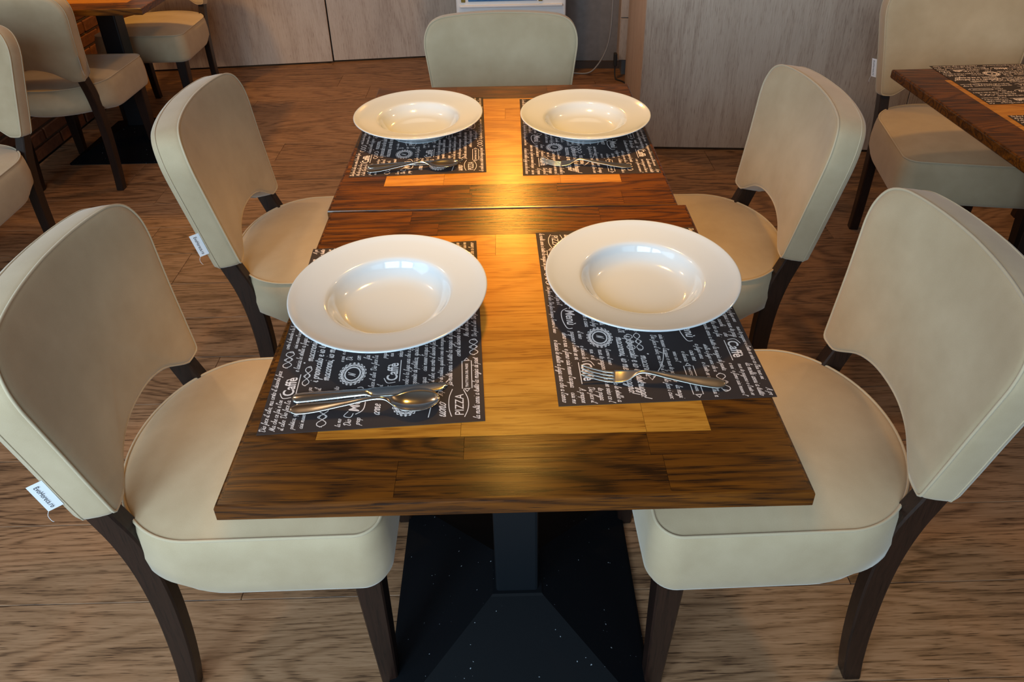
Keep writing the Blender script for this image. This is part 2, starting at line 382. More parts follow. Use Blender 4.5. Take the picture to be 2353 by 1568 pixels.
T3 = make_table('dining_table', 'dark edged table with placemats at the right edge of the picture', (1.117 + 0.35, 1.437 - 0.345, 0), R(0.8), 0.70, 0.69, 5)
T4 = make_table('dining_table', 'lamp lit table by the brick wall at the upper left', (-1.76, 2.66, 0), 0, 0.70, 0.70, 31, 0.06)

# ------------------------------------------------------------------ chairs
def ring_surface(rings, close0=True, close1=True):
    n = len(rings[0]); vs = [v for r_ in rings for v in r_]; fs = []
    for k in range(len(rings) - 1):
        for i in range(n):
            j = (i + 1) % n; fs.append((k * n + i, k * n + j, (k + 1) * n + j, (k + 1) * n + i))
    def cap(k, flip):
        c = Vector((0, 0, 0))
        for v in rings[k]: c += Vector(v)
        vs.append(c / n); ci = len(vs) - 1
        for i in range(n):
            f = (k * n + i, ci, k * n + (i + 1) % n); fs.append(f[::-1] if flip else f)
    if close0: cap(0, True)
    if close1: cap(len(rings) - 1, False)
    return vs, fs
def fix_normals(o):
    bm = bmesh.new(); bm.from_mesh(o.data); bmesh.ops.recalc_face_normals(bm, faces=bm.faces[:]); bm.to_mesh(o.data); bm.free()

def seat_outline(n=100):
    P = []
    def arc(cx, cy, rx, ry, a0, a1, k):
        for i in range(k): a = a0 + (a1 - a0) * i / k; P.append((cx + rx * math.cos(a), cy + ry * math.sin(a)))
    fx, hw = 0.236, 0.214
    rc = 0.04
    arc(fx - rc, hw - rc, rc, rc, 0, math.pi / 2, 10)                 # front left corner
    for i in range(12): t_ = i / 12; P.append((fx - rc - (fx - rc + 0.06) * t_, hw - 0.004 * t_))
    arc(-0.06, 0, 0.166, hw - 0.004, math.pi / 2, 3 * math.pi / 2, 44)  # round back
    for i in range(12): t_ = i / 12; P.append((-0.06 + (fx - rc + 0.06) * t_, -(hw - 0.004) - 0.004 * t_))
    arc(fx - rc, -hw + rc, rc, rc, -math.pi / 2, 0, 10)
    for i in range(10): t_ = i / 10; P.append((fx + 0.003 * math.sin(math.pi * t_), -hw + rc + 2 * (hw - rc) * t_))
    return P
def back_outline():
    half = []
    # from bottom centre up the +y side to top centre
    for i in range(16):
        t_ = i / 16; y = 0.152 * t_; half.append((y, 0.5135 + 0.060 * (1 - t_ ** 2.4) * (1 - 0.25 * smoothstep(0.6, 1.0, t_))))
    half += [(0.154, 0.5135), (0.165, 0.5125), (0.178, 0.513), (0.186, 0.514), (0.1905, 0.518), (0.1925, 0.525)]
    side = catmull([(0.1925, 0.525), (0.199, 0.58), (0.208, 0.66), (0.217, 0.73), (0.2215, 0.77), (0.219, 0.805), (0.205, 0.836), (0.180, 0.852), (0.145, 0.858), (0.08, 0.8615), (0.0, 0.863)], 5)
    half += side[1:]
    full = half + [(-y, z) for (y, z) in half[-2:0:-1]]
    return full
def bx(y, z):   # front face of the backrest
    return -0.160 - 0.180 * (z - 0.515) - (0.016 + 0.045 * (z - 0.515)) * (1 - (y / 0.22) ** 2)

STROKES = {}   # filled below, used by the tags too
def make_chair():
    root = bpy.data.objects.new('dining_chair', None); COL.objects.link(root); root.empty_display_size = 0.1
    # --- seat
    P = seat_outline(); c0 = (0.02, 0.0)
    rings = []
    for s in (0.12, 0.3, 0.5, 0.68, 0.82, 0.91, 0.965):
        rings.append([(c0[0] + (x - c0[0]) * s, y * s, 0.464 + 0.022 * (1 - s ** 3.0)) for x, y in P])
    rings.append([(c0[0] + (x - c0[0]) * 0.985, y * 0.985, 0.466) for x, y in P])
    rings.append([(x, y, 0.460) for x, y in P])
    def off(d):
        out = []; n = len(P)
        for i in range(n):
            a = Vector(P[i - 1]); b = Vector(P[(i + 1) % n]); t_ = (b - a).normalized(); nn = Vector((t_.y, -t_.x))
            out.append((P[i][0] + nn.x * d, P[i][1] + nn.y * d))
        return out
    def low(d, z, rear, zr):
        out = []
        for (x, y) in off(d):
            k = smoothstep(-0.02, -0.2, x)
            out.append((x + rear * k, y * (1 - 0.10 * k * (rear > 0.01)), z + zr * k))
        return out
    rings += [low(0.004, 0.452, 0, 0), low(0.007, 0.435, 0, 0), low(0.010, 0.40, 0, 0), low(0.010, 0.37, 0.004, 0), low(0.008, 0.348, 0.018, 0.006),
              low(0.002, 0.336, 0.036, 0.010), low(-0.01, 0.331, 0.055, 0.010), low(-0.05, 0.330, 0.07, 0.006)]
    vs, fs = ring_surface(rings); seat = mesh('seat', vs, fs, M['suede'], root, True); fix_normals(seat)
    tube('piping', [(x * 0.997 + 0.0001, y * 0.997, 0.4655) for x, y in P], 0.0026, M['piping'], seat, True, 6)
    # --- backrest
    O = back_outline(); cz = 0.69
    def pt(y, z, depth): return (bx(y, z) - depth * 0.983, y, z - depth * 0.185)
    rings = []
    for s in (0.06, 0.2, 0.4, 0.6, 0.76, 0.88, 0.95, 0.985):
        rings.append([pt(y * s, cz + (z - cz) * s, -0.006 * (1 - s ** 2) - 0.002 * (s < 0.98)) for y, z in O])
    for s, d in ((1.0, 0.004), (1.008, 0.011), (1.012, 0.026), (1.012, 0.045), (1.006, 0.056), (0.99, 0.063), (0.95, 0.066), (0.8, 0.069), (0.5, 0.071), (0.2, 0.072)):
        rings.append([pt(y * s, cz + (z - cz) * s, d) for y, z in O])
    vs, fs = ring_surface(rings); back = mesh('backrest', vs, fs, M['suede'], root, True); fix_normals(back)
    tube('piping', [pt(y * 0.996, cz + (z - cz) * 0.996, 0.001) for y, z in O], 0.0024, M['piping'], back, True, 6)
    tube('seam', [pt(y * 1.011, cz + (z - cz) * 1.011, 0.052) for y, z in O], 0.0013, M['piping'], back, True, 5)
    # --- rear legs: sabre shaped flat bars
    prof = catmull([(0.60, -0.216, 0.034), (0.52, -0.201, 0.042), (0.44, -0.174, 0.046), (0.36, -0.160, 0.044), (0.26, -0.155, 0.041), (0.15, -0.158, 0.038), (0.06, -0.165, 0.035), (0.0, -0.173, 0.033)], 4)
    for sgn in (-1, 1):
        vs, fs = [], []; hw = 0.015
        for (z, x, wd) in prof:
            yc = sgn * 0.1735; b_ = 0.003
            for (dx, dy) in ((-wd / 2, -hw + b_), (-wd / 2 + b_, -hw), (wd / 2 - b_, -hw), (wd / 2, -hw + b_), (wd / 2, hw - b_), (wd / 2 - b_, hw), (-wd / 2 + b_, hw), (-wd / 2, hw - b_)):
                vs.append((x + dx, yc + dy, z))
        n = len(prof)
        for k in range(n - 1):
            for i in range(8): fs.append((k * 8 + i, k * 8 + (i + 1) % 8, (k + 1) * 8 + (i + 1) % 8, (k + 1) * 8 + i))
        fs.append(tuple(range(8))[::-1]); fs.append(tuple(range((n - 1) * 8, n * 8)))
        o = mesh('leg', vs, fs, M['leg'], root); fix_normals(o)
    # --- front legs: tapered
    for sgn in (-1, 1):
        vs, fs = [], []
        for z, h, cx_, cy_ in ((0.345, 0.024, 0.198, 0.172), (0.15, 0.0195, 0.202, 0.174), (0.0, 0.0155, 0.205, 0.176)):
            b_ = 0.003
            for (dx, dy) in ((-h, -h + b_), (-h + b_, -h), (h - b_, -h), (h, -h + b_), (h, h - b_), (h - b_, h), (-h + b_, h), (-h, h - b_)): vs.append((cx_ + dx, sgn * cy_ + dy, z))
        for k in range(2):
            for i in range(8): fs.append((k * 8 + i, k * 8 + (i + 1) % 8, (k + 1) * 8 + (i + 1) % 8, (k + 1) * 8 + i))
        fs.append(tuple(range(8))[::-1]); fs.append(tuple(range(16, 24)))
        o = mesh('leg', vs, fs, M['leg'], root); fix_normals(o)
    # --- woven maker's tag sewn into the seam on the right hand side
    y0 = -0.2035; za, zb = 0.563, 0.622
    vs = []
    for (z) in (za, zb):
        base = Vector(pt(-0.2035 - 0.10 * (z - 0.60), z, 0.055)); outd = Vector((-0.86, -0.50, -0.10))
        for k in range(4):
            q = base + outd * (0.021 * k / 3); vs.append(q)
    off_ = Vector((0.3, -0.5, 0)).normalized() * 0.0006
    vs2 = vs + [v - off_ for v in vs]
    fs = [(k, k + 1, k + 5, k + 4) for k in range(3)] + [(8 + k + 4, 8 + k + 5, 8 + k + 1, 8 + k) for k in range(3)]
    fs += [(0, 4, 12, 8), (3, 11, 15, 7)] + [(k, 8 + k, 9 + k, k + 1) for k in range(3)] + [(4 + k, 5 + k, 13 + k, 12 + k) for k in range(3)]
    tg = mesh('maker_tag', vs2, fs, M['tag'], root); fix_normals(tg); tg['label'] = 'small white woven maker tag'
    # print on the tag: runs down the strip
    A, Bv, Cc = vs[4], vs[0], vs[7]      # zb base, za base, zb outer
    dx = (Bv - A); dy = (A - Cc); L = dx.length; ex = dx.normalized(); ey = dy.normalized(); nn = ex.cross(ey)
    if nn.y > 0: nn = -nn
    tv, tf = bfont_mesh('EvoHoreca.ro', 0.0098, 0, 0)
    wd = max(v[0] for v in tv)
    tv = [A + ex * (L * 0.09 + v[0] * (L * 0.82 / wd)) + ey * (-0.0145 + v[1]) + nn * 0.0012 for v in tv]
    mesh('tag_print', tv, tf, M['tag_ink'], tg)
    tube('thread', catmull([Vector(vs[3]), vs[3] + Vector((-0.002, -0.002, -0.008)), vs[3] + Vector((0.002, -0.004, -0.016)), vs[3] + Vector((0.004, -0.003, -0.019))], 4), 0.0004, M['tag'], tg, n=4)
    return root
def bfont_mesh(txt, size, x, y, shear=0.0, bold=0.0):
    cu = bpy.data.curves.new('tmp', 'FONT'); cu.body = txt; cu.size = size; cu.shear = shear; cu.offset = bold; cu.resolution_u = 3
    o = bpy.data.objects.new('tmp', cu); COL.objects.link(o)
    dg = bpy.context.evaluated_depsgraph_get(); me = bpy.data.meshes.new_from_object(o.evaluated_get(dg))
    vs = [(v.co.x + x, v.co.y + y, 0.0) for v in me.vertices]; fs = [tuple(p.vertices) for p in me.polygons]
    bpy.data.objects.remove(o); bpy.data.curves.remove(cu); bpy.data.meshes.remove(me)
    return vs, fs

chair0 = make_chair()
GP = 'beige upholstered dining chairs'
chairs = [
    ((-0.453, 0.374), 1.5, 'beige suede dining chair at the front left, nearest the camera beside the near table'),
    ((-0.470, 1.056), 2.0, 'beige suede dining chair left of the far table, behind the front left chair'),
    ((0.456, 0.362), 180.0, 'beige suede dining chair at the front right, cut off by the right picture edge'),
    ((0.466, 1.020), 180.0, 'beige suede dining chair right of the far table, in front of the wood counter'),
    ((-0.012, 1.462), 269.5, 'beige suede chair at the far head of the joined tables, only its backrest showing'),
    ((-1.835, 2.405), 90.0, 'beige chair seen from behind, tucked under the lamp lit table by the brick wall'),
    ((-1.765, 1.465), 270.0, 'beige chair cut off by the left picture edge, behind the front left chair'),
    ((-1.765, 3.150), 270.0, 'beige chair with orange lit seat beyond the table by the brick wall'),
    ((1.452, 1.572), 260.0, 'beige chair facing the camera behind the table at the right edge'),
    ((2.110, 1.640), 262.0, 'beige chair at the right edge of which only dark legs show'),
]
for i, ((x, y), a, lb) in enumerate(chairs):
    o = chair0 if i == 0 else copy_tree(chair0)
    o.location = (x, y, 0); o.rotation_euler = (0, 0, R(a)); tag(o, lb, 'chair', GP)
    if i == 4: o.scale = (1.0, 1.08, 1.0)
    if i == 8: o.scale = (1.04, 1.04, 1.04)

# ------------------------------------------------------------------ plates
def lathe(name, prof, mat, n=96):
    vs, fs = [], []
    for r_, z in prof:
        for k in range(n):
            a = 2 * math.pi * k / n; vs.append((r_ * math.cos(a), r_ * math.sin(a), z))
    for i in range(len(prof) - 1):
        for k in range(n):
            j = (k + 1) % n; fs.append((i * n + k, i * n + j, (i + 1) * n + j, (i + 1) * n + k))
    vs.append((0, 0, prof[0][1])); c = len(vs) - 1
    for k in range(n): fs.append((c, (k + 1) % n, k))
    vs.append((0, 0, prof[-1][1])); c = len(vs) - 1; b = (len(prof) - 1) * n
    for k in range(n): fs.append((c, b + k, b + (k + 1) % n))
    o = mesh(name, vs, fs, mat, None, True); fix_normals(o)
    return o
prof = catmull([(0.012, 0.0095), (0.04, 0.0095), (0.062, 0.0105), (0.076, 0.0145), (0.0865, 0.0235), (0.0935, 0.0335), (0.0975, 0.0372), (0.103, 0.0390), (0.120, 0.0420), (0.138, 0.0460), (0.1495, 0.0498), (0.1525, 0.0502),
                (0.1535, 0.0490), (0.1525, 0.0475), (0.146, 0.0450), (0.125, 0.0390), (0.106, 0.0342), (0.098, 0.0300), (0.090, 0.0180), (0.078, 0.0075), (0.072, 0.0030), (0.070, 0.0), (0.064, 0.0), (0.062, 0.0035), (0.03, 0.0045), (0.012, 0.0045)], 4)
plate0 = lathe('pasta_plate', prof, M['porcelain'])
plates = [((-0.188, 0.358), 'white deep rimmed pasta plate at the front left of the table'),
          ((0.2116, 0.389), 'white deep rimmed pasta plate at the front right of the table'),
          ((-0.2087, 1.0626), 'white deep rimmed pasta plate at the back left of the table'),
          ((0.188, 1.0421), 'white deep rimmed pasta plate at the back right of the table')]
for i, ((x, y), lb) in enumerate(plates):
    o = plate0 if i == 0 else plate0.copy()
    if i: COL.objects.link(o)
    o.location = (x, y, 0.7512); tag(o, lb, 'plate', 'white pasta plates')

# ------------------------------------------------------------------ placemat print: a single-stroke handwriting
G = {
 'a': (.82, [[(.62, .8), (.38, 1), (.1, .65), (.12, .2), (.32, 0), (.55, .35), (.66, .95), (.62, .2), (.72, 0), (.85, .18)]]),
 'b': (.72, [[(.0, .2), (.3, 1.5), (.35, 1.95), (.2, 1.9), (.14, 1.2), (.14, .3), (.32, 0), (.58, .3), (.55, .75), (.35, .85)]]),
 'c': (.66, [[(.58, .8), (.38, 1), (.12, .65), (.14, .2), (.36, 0), (.68, .22)]]),
 'd': (.85, [[(.6, .8), (.35, 1), (.1, .6), (.12, .15), (.32, 0), (.55, .4), (.78, 2.0), (.64, .4), (.72, 0), (.88, .18)]]),
 'e': (.64, [[(.08, .35), (.5, .6), (.45, .95), (.22, .9), (.1, .4), (.3, 0), (.66, .22)]]),
 'f': (.55, [[(.0, .1), (.4, 1.4), (.5, 1.95), (.36, 1.9), (.24, .8), (.12, -.6), (.0, -.8), (-.02, -.5), (.3, 0), (.55, .2)]]),
 'g': (.80, [[(.6, .8), (.35, 1), (.1, .6), (.14, .15), (.34, .05), (.55, .45), (.66, .95), (.5, -.4), (.28, -.85), (.08, -.7), (.25, -.3), (.82, .2)]]),
 'h': (.78, [[(.0, .2), (.35, 1.6), (.34, 1.95), (.22, 1.7), (.1, 0)], [(.12, .4), (.34, .95), (.52, .85), (.5, .15), (.6, 0), (.8, .2)]]),
 'i': (.42, [[(.0, .2), (.2, 1), (.16, .2), (.26, 0), (.44, .2)], [(.28, 1.4), (.32, 1.52)]]),
 'l': (.46, [[(.0, .2), (.3, 1.5), (.36, 1.95), (.22, 1.8), (.16, .3), (.28, 0), (.48, .2)]]),
 'm': (1.12, [[(.0, .6), (.14, 1), (.12, 0)], [(.12, .4), (.34, 1), (.46, .85), (.44, 0)], [(.45, .4), (.68, 1), (.82, .85), (.8, .15), (.92, 0), (1.14, .2)]]),
 'n': (.80, [[(.0, .6), (.14, 1), (.12, 0)], [(.12, .4), (.34, 1), (.5, .85), (.48, .15), (.6, 0), (.82, .2)]]),
 'o': (.72, [[(.42, 1), (.16, .8), (.1, .3), (.3, 0), (.55, .25), (.58, .75), (.4, 1), (.5, .8), (.74, .85)]]),
 'p': (.74, [[(.0, .6), (.18, 1), (.1, 0), (.02, -.9)], [(.12, .5), (.36, 1), (.6, .75), (.55, .2), (.3, 0), (.14, .2)]]),
 'q': (.76, [[(.6, .8), (.35, 1), (.1, .6), (.14, .15), (.34, .05), (.55, .45), (.66, .95), (.5, -.9)], [(.5, -.9), (.78, .2)]]),
 'r': (.60, [[(.0, .5), (.16, 1.05), (.3, .9), (.52, .95), (.42, .4), (.46, .05), (.62, .2)]]),
 's': (.58, [[(.0, .15), (.36, 1.05), (.4, .7), (.48, .3), (.3, 0), (.06, .12)], [(.3, 0), (.6, .2)]]),
 't': (.52, [[(.0, .2), (.34, 1.6), (.2, .3), (.3, 0), (.54, .2)], [(.04, 1.1), (.5, 1.18)]]),
 'u': (.82, [[(.0, .6), (.14, 1), (.12, .25), (.28, 0), (.5, .3), (.62, 1), (.6, .2), (.7, 0), (.84, .2)]]),
 'v': (.72, [[(.0, .7), (.14, 1), (.2, .3), (.3, 0), (.5, .4), (.55, 1), (.74, .88)]]),
 'z': (.66, [[(.06, .9), (.5, .95), (.1, .1), (.35, .12), (.3, -.5), (.1, -.7), (.2, -.2), (.68, .2)]]),
 'D': (1.15, [[(.3, 1.9), (.2, .1), (.6, .0), (1.0, .7), (.85, 1.6), (.4, 2.0), (-.05, 1.75), (.05, 1.4)]]),
 'M': (1.35, [[(.0, .1), (.2, .0), (.4, 1.9), (.6, .1), (1.0, 1.95), (1.0, .2), (1.2, .0), (1.38, .2)]]),
 'A': (1.15, [[(-.1, .1), (.1, 0), (.65, 1.95), (.72, .3), (.9, 0), (1.1, .2)], [(.2, .75), (.85, .85)]]),
 'L': (1.0, [[(.75, 1.6), (.6, 1.95), (.4, 1.6), (.35, .3), (.1, .05), (.15, .3), (.6, .0), (1.0, .2)]]),
 'S': (.95, [[(.75, 1.6), (.55, 1.95), (.25, 1.6), (.4, 1.1), (.7, .6), (.5, .0), (.1, .1), (.0, .4)]]),
 'N': (1.2, [[(.0, .0), (.2, .2), (.35, 1.8), (.4, 1.6), (.75, .1), (.85, .1), (1.0, 1.8), (1.2, 1.95)]]),
 '.': (.35, [[(.08, .0), (.12, .1)]]), ',': (.35, [[(.14, .12), (.06, -.3)]]), "'": (.25, [[(.14, 1.9), (.1, 1.5)]]),
 '!': (.45, [[(.32, 2.0), (.16, .55)], [(.1, .0), (.12, .1)]]), '"': (.4, [[(.1, 1.9), (.06, 1.55)], [(.26, 1.9), (.22, 1.55)]]), ' ': (.5, []),
}
class Ink:
    def __init__(self): self.v, self.f = [], []
    def ribbon(self, pts, wd, closed=False):
        N = len(pts); b = len(self.v)
        for i in range(N):
            a = pts[i - 1] if (i or closed) else pts[i]; c = pts[(i + 1) % N] if (i < N - 1 or closed) else pts[i]
            dx, dy = c[0] - a[0], c[1] - a[1]; L = math.hypot(dx, dy) or 1e-9
            nx, ny = -dy / L * wd / 2, dx / L * wd / 2
            self.v += [(pts[i][0] + nx, pts[i][1] + ny, 0), (pts[i][0] - nx, pts[i][1] - ny, 0)]
        for i in range(N if closed else N - 1):
            j = (i + 1) % N; self.f.append((b + 2 * i, b + 2 * i + 1, b + 2 * j + 1, b + 2 * j))
    def text(self, s, x, y, h, wd=0.17, slant=0.28, stretch=1.0, umax=9, rot=0.0):
        cx = 0.0; ca_, sa_ = math.cos(rot), math.sin(rot)
        for ch in s:
            adv, strokes = G.get(ch, G[' '])
            if x + (cx + adv) * h * stretch > umax: break
            for st in strokes:
                pp = catmull(st, 3) if len(st) > 2 else st
                q = []
                for (px, py) in pp:
                    qx, qy = (cx + px) * h * stretch + slant * py * h, py * h
                    q.append((x + qx * ca_ - qy * sa_, y + qx * sa_ + qy * ca_))
                self.ribbon(q, wd * h)
            cx += adv
        return x + cx * h * stretch
    def font(self, txt, size, x, y, shear=0.0, bold=0.0, sx=1.0):
        vs, fs = bfont_mesh(txt, size, 0, 0, shear, bold); b = len(self.v)
        self.v += [(x + v[0] * sx, y + v[1], 0) for v in vs]; self.f += [tuple(i + b for i in f) for f in fs]
        return x + max(v[0] for v in vs) * sx
    def disc(self, cx, cy, r0, r1, sx=1.0, n=40, lobes=0, amp=0.0):
        b = len(self.v)
        for k in range(n):
            a = 2 * math.pi * k / n; ro = r1 * (1 + amp * math.cos(lobes * a))
            self.v += [(cx + sx * ro * math.cos(a), cy + ro * math.sin(a), 0), (cx + sx * r0 * math.cos(a), cy + r0 * math.sin(a), 0)]
        for k in range(n):
            j = (k + 1) % n; self.f.append((b + 2 * k, b + 2 * j, b + 2 * j + 1, b + 2 * k + 1))
    def swirl(self, cx, cy, L, H, flip=1):
        def tr(pts): return catmull([(cx + L * px, cy + flip * H * py) for px, py in pts], 6)
        self.ribbon(tr([(-.5, -.1), (-.42, .3), (-.28, .35), (-.15, 0), (0, -.35), (.15, 0), (.28, .35), (.42, .3), (.5, -.1), (.4, -.3)]), 0.0011)
        self.ribbon(tr([(-.5, .1), (-.4, -.3), (-.28, -.35), (-.12, .05), (0, .4), (.12, .05), (.28, -.35), (.4, -.25), (.46, .2)]), 0.0011)
        self.ribbon(tr([(-.12, 0), (-.05, .25), (.08, .15), (.1, -.1), (-.02, -.25), (-.12, -.05)]), 0.0009)
    def box(self, x0, y0, x1, y1, wd=0.0009): self.ribbon([(x0, y0), (x1, y0), (x1, y1), (x0, y1)], wd, True)

MU, MV = 0.442, 0.296
def mat_print():
    k = Ink(); blocks = []
    def blk(x0, y0, x1, y1): blocks.append((x0, y0, x1, y1))
    # big lines (the joke about the macaroni)
    for (u0, v0) in ((0.088, 0.0), (0.30, -0.118)):
        k.text('" macaroni...', u0 + 0.042, 0.246 + v0, 0.0068, 0.17, 0.25, 1.05, MU - 0.004)
        k.text('i provocato e io te distruggo!', u0 + 0.004, 0.232 + v0, 0.0068, 0.19, 0.25, 1.02, MU - 0.004)
        k.text('macaroni, io me te magno!', u0 + 0.006, 0.217 + v0, 0.0068, 0.19, 0.25, 1.02, MU - 0.004)
        k.swirl(u0 + 0.018, 0.249 + v0, 0.040, 0.012); blk(u0 - 0.004, 0.210 + v0, min(MU, u0 + 0.185), 0.259 + v0)
    # coffee logo, outlined
    for (cx_, cy_) in ((0.068, 0.262), (0.086, 0.121), (0.325, 0.262), (0.36, 0.040)):
        k.font('Caffè', 0.0215, cx_, cy_, 0.0, 0.0004, 0.80); k.ribbon([(cx_ - 0.002, cy_ - 0.0035), (cx_ + 0.042, cy_ - 0.0035)], 0.0012)
        k.ribbon(catmull([(cx_ - 0.003, cy_ + 0.002), (cx_ - 0.004, cy_ + 0.013), (cx_ + 0.006, cy_ + 0.0185)], 4), 0.0012)
        blk(cx_ - 0.007, cy_ - 0.007, cx_ + 0.047, cy_ + 0.022)
    # menu logo
    for (cx_, cy_) in ((0.030, 0.168), (0.235, 0.030), (0.275, 0.205)):
        k.font('Menù', 0.0200, cx_, cy_, 0.25, 0.0003, 0.82)
        k.ribbon(catmull([(cx_ - 0.004, cy_ + 0.004), (cx_ + 0.004, cy_ - 0.0055), (cx_ + 0.024, cy_ - 0.0065), (cx_ + 0.045, cy_ - 0.001), (cx_ + 0.046, cy_ + 0.007)], 5), 0.0014)
        k.ribbon(catmull([(cx_ + 0.002, cy_ + 0.014), (cx_ - 0.006, cy_ + 0.019), (cx_ - 0.009, cy_ + 0.010), (cx_ - 0.002, cy_ + 0.007)], 5), 0.0011)
        blk(cx_ - 0.011, cy_ - 0.009, cx_ + 0.053, cy_ + 0.021)
    # pizza arcs
    for (cx_, cy_) in ((0.012, 0.028), (0.245, 0.160), (0.150, 0.166)):
        k.font('PIZZA', 0.0170, cx_, cy_, 0.1, 0.0, 0.85)
        k.ribbon(catmull([(cx_ - 0.003, cy_ - 0.001), (cx_ + 0.012, cy_ - 0.006), (cx_ + 0.03, cy_ - 0.006), (cx_ + 0.048, cy_ + 0.0)], 5), 0.0011)
        k.ribbon(catmull([(cx_ - 0.001, cy_ + 0.016), (cx_ + 0.014, cy_ + 0.0195), (cx_ + 0.034, cy_ + 0.0195), (cx_ + 0.05, cy_ + 0.015)], 5), 0.0011)
        blk(cx_ - 0.007, cy_ - 0.009, cx_ + 0.056, cy_ + 0.023)
    # medallions with a letter N
    for (cx_, cy_) in ((0.105, 0.185), (0.040, 0.105), (0.305, 0.075)):
        k.disc(cx_, cy_, 0.0098, 0.0118, 1.25); k.disc(cx_, cy_, 0.0132, 0.0165, 1.25, 80, 16, 0.07); k.disc(cx_ + 0.0, cy_, 0.0182, 0.0190, 1.2, 90, 20, 0.05)
        for i in range(14):
            a = 2 * math.pi * i / 14; k.disc(cx_ + 1.22 * 0.0150 * math.cos(a), cy_ + 0.0150 * math.sin(a), 0.0006, 0.0026, 1, 8)
        k.text('N', cx_ - 0.006, cy_ - 0.004, 0.0052, 0.2, 0.35)
        blk(cx_ - 0.025, cy_ - 0.021, cx_ + 0.025, cy_ + 0.021)
    # banners
    for (cx_, cy_) in ((0.062, 0.016), (0.205, 0.252), (0.375, 0.185), (0.185, 0.078)):
        k.box(cx_, cy_, cx_ + 0.056, cy_ + 0.0135, 0.0011); k.font('TRATTORIA DEL PAESE', 0.0054, cx_ + 0.0022, cy_ + 0.005, 0, 0.0001, 0.86)
        k.ribbon([(cx_ - 0.006, cy_ + 0.0068), (cx_ - 0.001, cy_ + 0.0105), (cx_ - 0.001, cy_ + 0.003)], 0.0018, True); k.ribbon([(cx_ + 0.062, cy_ + 0.0068), (cx_ + 0.057, cy_ + 0.0105), (cx_ + 0.057, cy_ + 0.003)], 0.0018, True)
        blk(cx_ - 0.009, cy_ - 0.004, cx_ + 0.066, cy_ + 0.018)
    # flourishes
    for (cx_, cy_) in ((0.143, 0.282), (0.148, 0.012), (0.172, 0.140), (0.41, 0.232), (0.318, 0.118), (0.025, 0.215)):
        k.swirl(cx_, cy_, 0.036, 0.016); blk(cx_ - 0.021, cy_ - 0.011, cx_ + 0.021, cy_ + 0.011)
    # long sketched strokes
    for a, b in (((0.012, 0.075), (0.082, 0.048)), ((0.222, 0.105), (0.285, 0.128)), ((0.335, 0.165), (0.40, 0.135))):
        mx, my = (a[0] + b[0]) / 2, (a[1] + b[1]) / 2 + 0.006
        k.ribbon(catmull([a, (mx, my), b], 8), 0.0012); k.ribbon([(b[0] - 0.012, b[1] + 0.010), b, (b[0] - 0.014, b[1] - 0.006)], 0.0010)
    k.text('Buono', 0.006, 0.052, 0.0085, 0.15, 0.5, 1.0); blk(0.0, 0.046, 0.050, 0.072)
    k.text('Carne', 0.018, 0.140, 0.0070, 0.17, 0.4, 1.0); blk(0.012, 0.134, 0.058, 0.156)
    k.text('e il lupo dal bosco', 0.205, 0.185, 0.0074, 0.15, 0.4, 1.0, MU); blk(0.2, 0.178, 0.34, 0.203)
    # small handwriting filling what is left
    lines = ["Dio fece il cibo, ma certo il diavolo fece i cuochi.", "certo il diavolo e la fuga una che a fuga una", "nun te pagano e l'oste se vino ce l'hai nun sei", "A proposito di politica, qualche cosa da mangiare",
             "Ma che ce fai e l'oste a casa, e noi je dimo", "e noi je dimo e noi je famo ciai messo l'acqua", "ciai messo l'acqua e nun te pagamo", "la molti anni a tutto la magia di pasta e vino",
             "Dio fece il cibo. Dio fece l'acqua, l'uomo il vino", "e lascia le stelle a fuga una che a l'anno sono"]
    v = MV - 0.0095; li = 0; rnd = random.Random(4)
    while v > 0.004:
        segs = [(0.003, MU - 0.003)]
        for (x0, y0, x1, y1) in blocks:
            if y0 < v + 0.0055 and y1 > v - 0.0015:
                ns = []
                for a, b in segs:
                    if x1 <= a or x0 >= b: ns.append((a, b)); continue
                    if x0 - a > 0.012: ns.append((a, x0))
                    if b - x1 > 0.012: ns.append((x1, b))
                segs = ns
        for a, b in segs:
            x = a + rnd.uniform(0, 0.004)
            while x < b - 0.008:
                ln = lines[li % len(lines)]; li += 1
                words = ln.split(' '); st = rnd.randrange(len(words)); s = ' '.join(words[st:] if rnd.random() < 0.5 else words)
                h = rnd.choice((0.0037, 0.0042, 0.0046))
                x = k.text(s, x, v + rnd.uniform(-0.0006, 0.0006), h, 0.17, 0.35, 1.06, b) + rnd.uniform(0.005, 0.018)
                if x > b - 0.010: break
        v -= rnd.choice((0.0112, 0.0120, 0.0128))
    return k
k = mat_print()
# keep the print inside the sheet
kv = [(min(max(x, 0.0012), MU - 0.0012), min(max(y, 0.0012), MV - 0.0012), 0.0) for x, y, z in k.v]
print_me = bpy.data.meshes.new('print'); print_me.from_pydata(kv, [], k.f); print_me.update(); print_me.materials.append(M['ink'])
mat_me = box_mesh('placemat', MU, MV, 0.0006, M['paper'], 0.0001)
def place_mat(cx_, cy_, rot, label):
    o = tag(link(bpy.data.objects.new('placemat', mat_me)), label, 'placemat', 'printed paper placemats')
    o.location = (cx_, cy_, 0.7505); o.rotation_euler = (0, 0, R(rot))
    pr = link(bpy.data.objects.new('print', print_me), o); pr.location = (-MU / 2, -MV / 2, 0.00042)
    return o
place_mat(-0.195, 0.336, 93.0, 'dark brown scripted placemat under the front left plate, knife and spoon')
place_mat(0.2045, 0.3705, -88.5, 'dark brown scripted placemat under the front right plate and fork')
place_mat(-0.200, 1.056, 92.0, 'dark brown scripted placemat under the back left plate')
place_mat(0.184, 1.040, -90.5, 'dark brown scripted placemat under the back right plate')
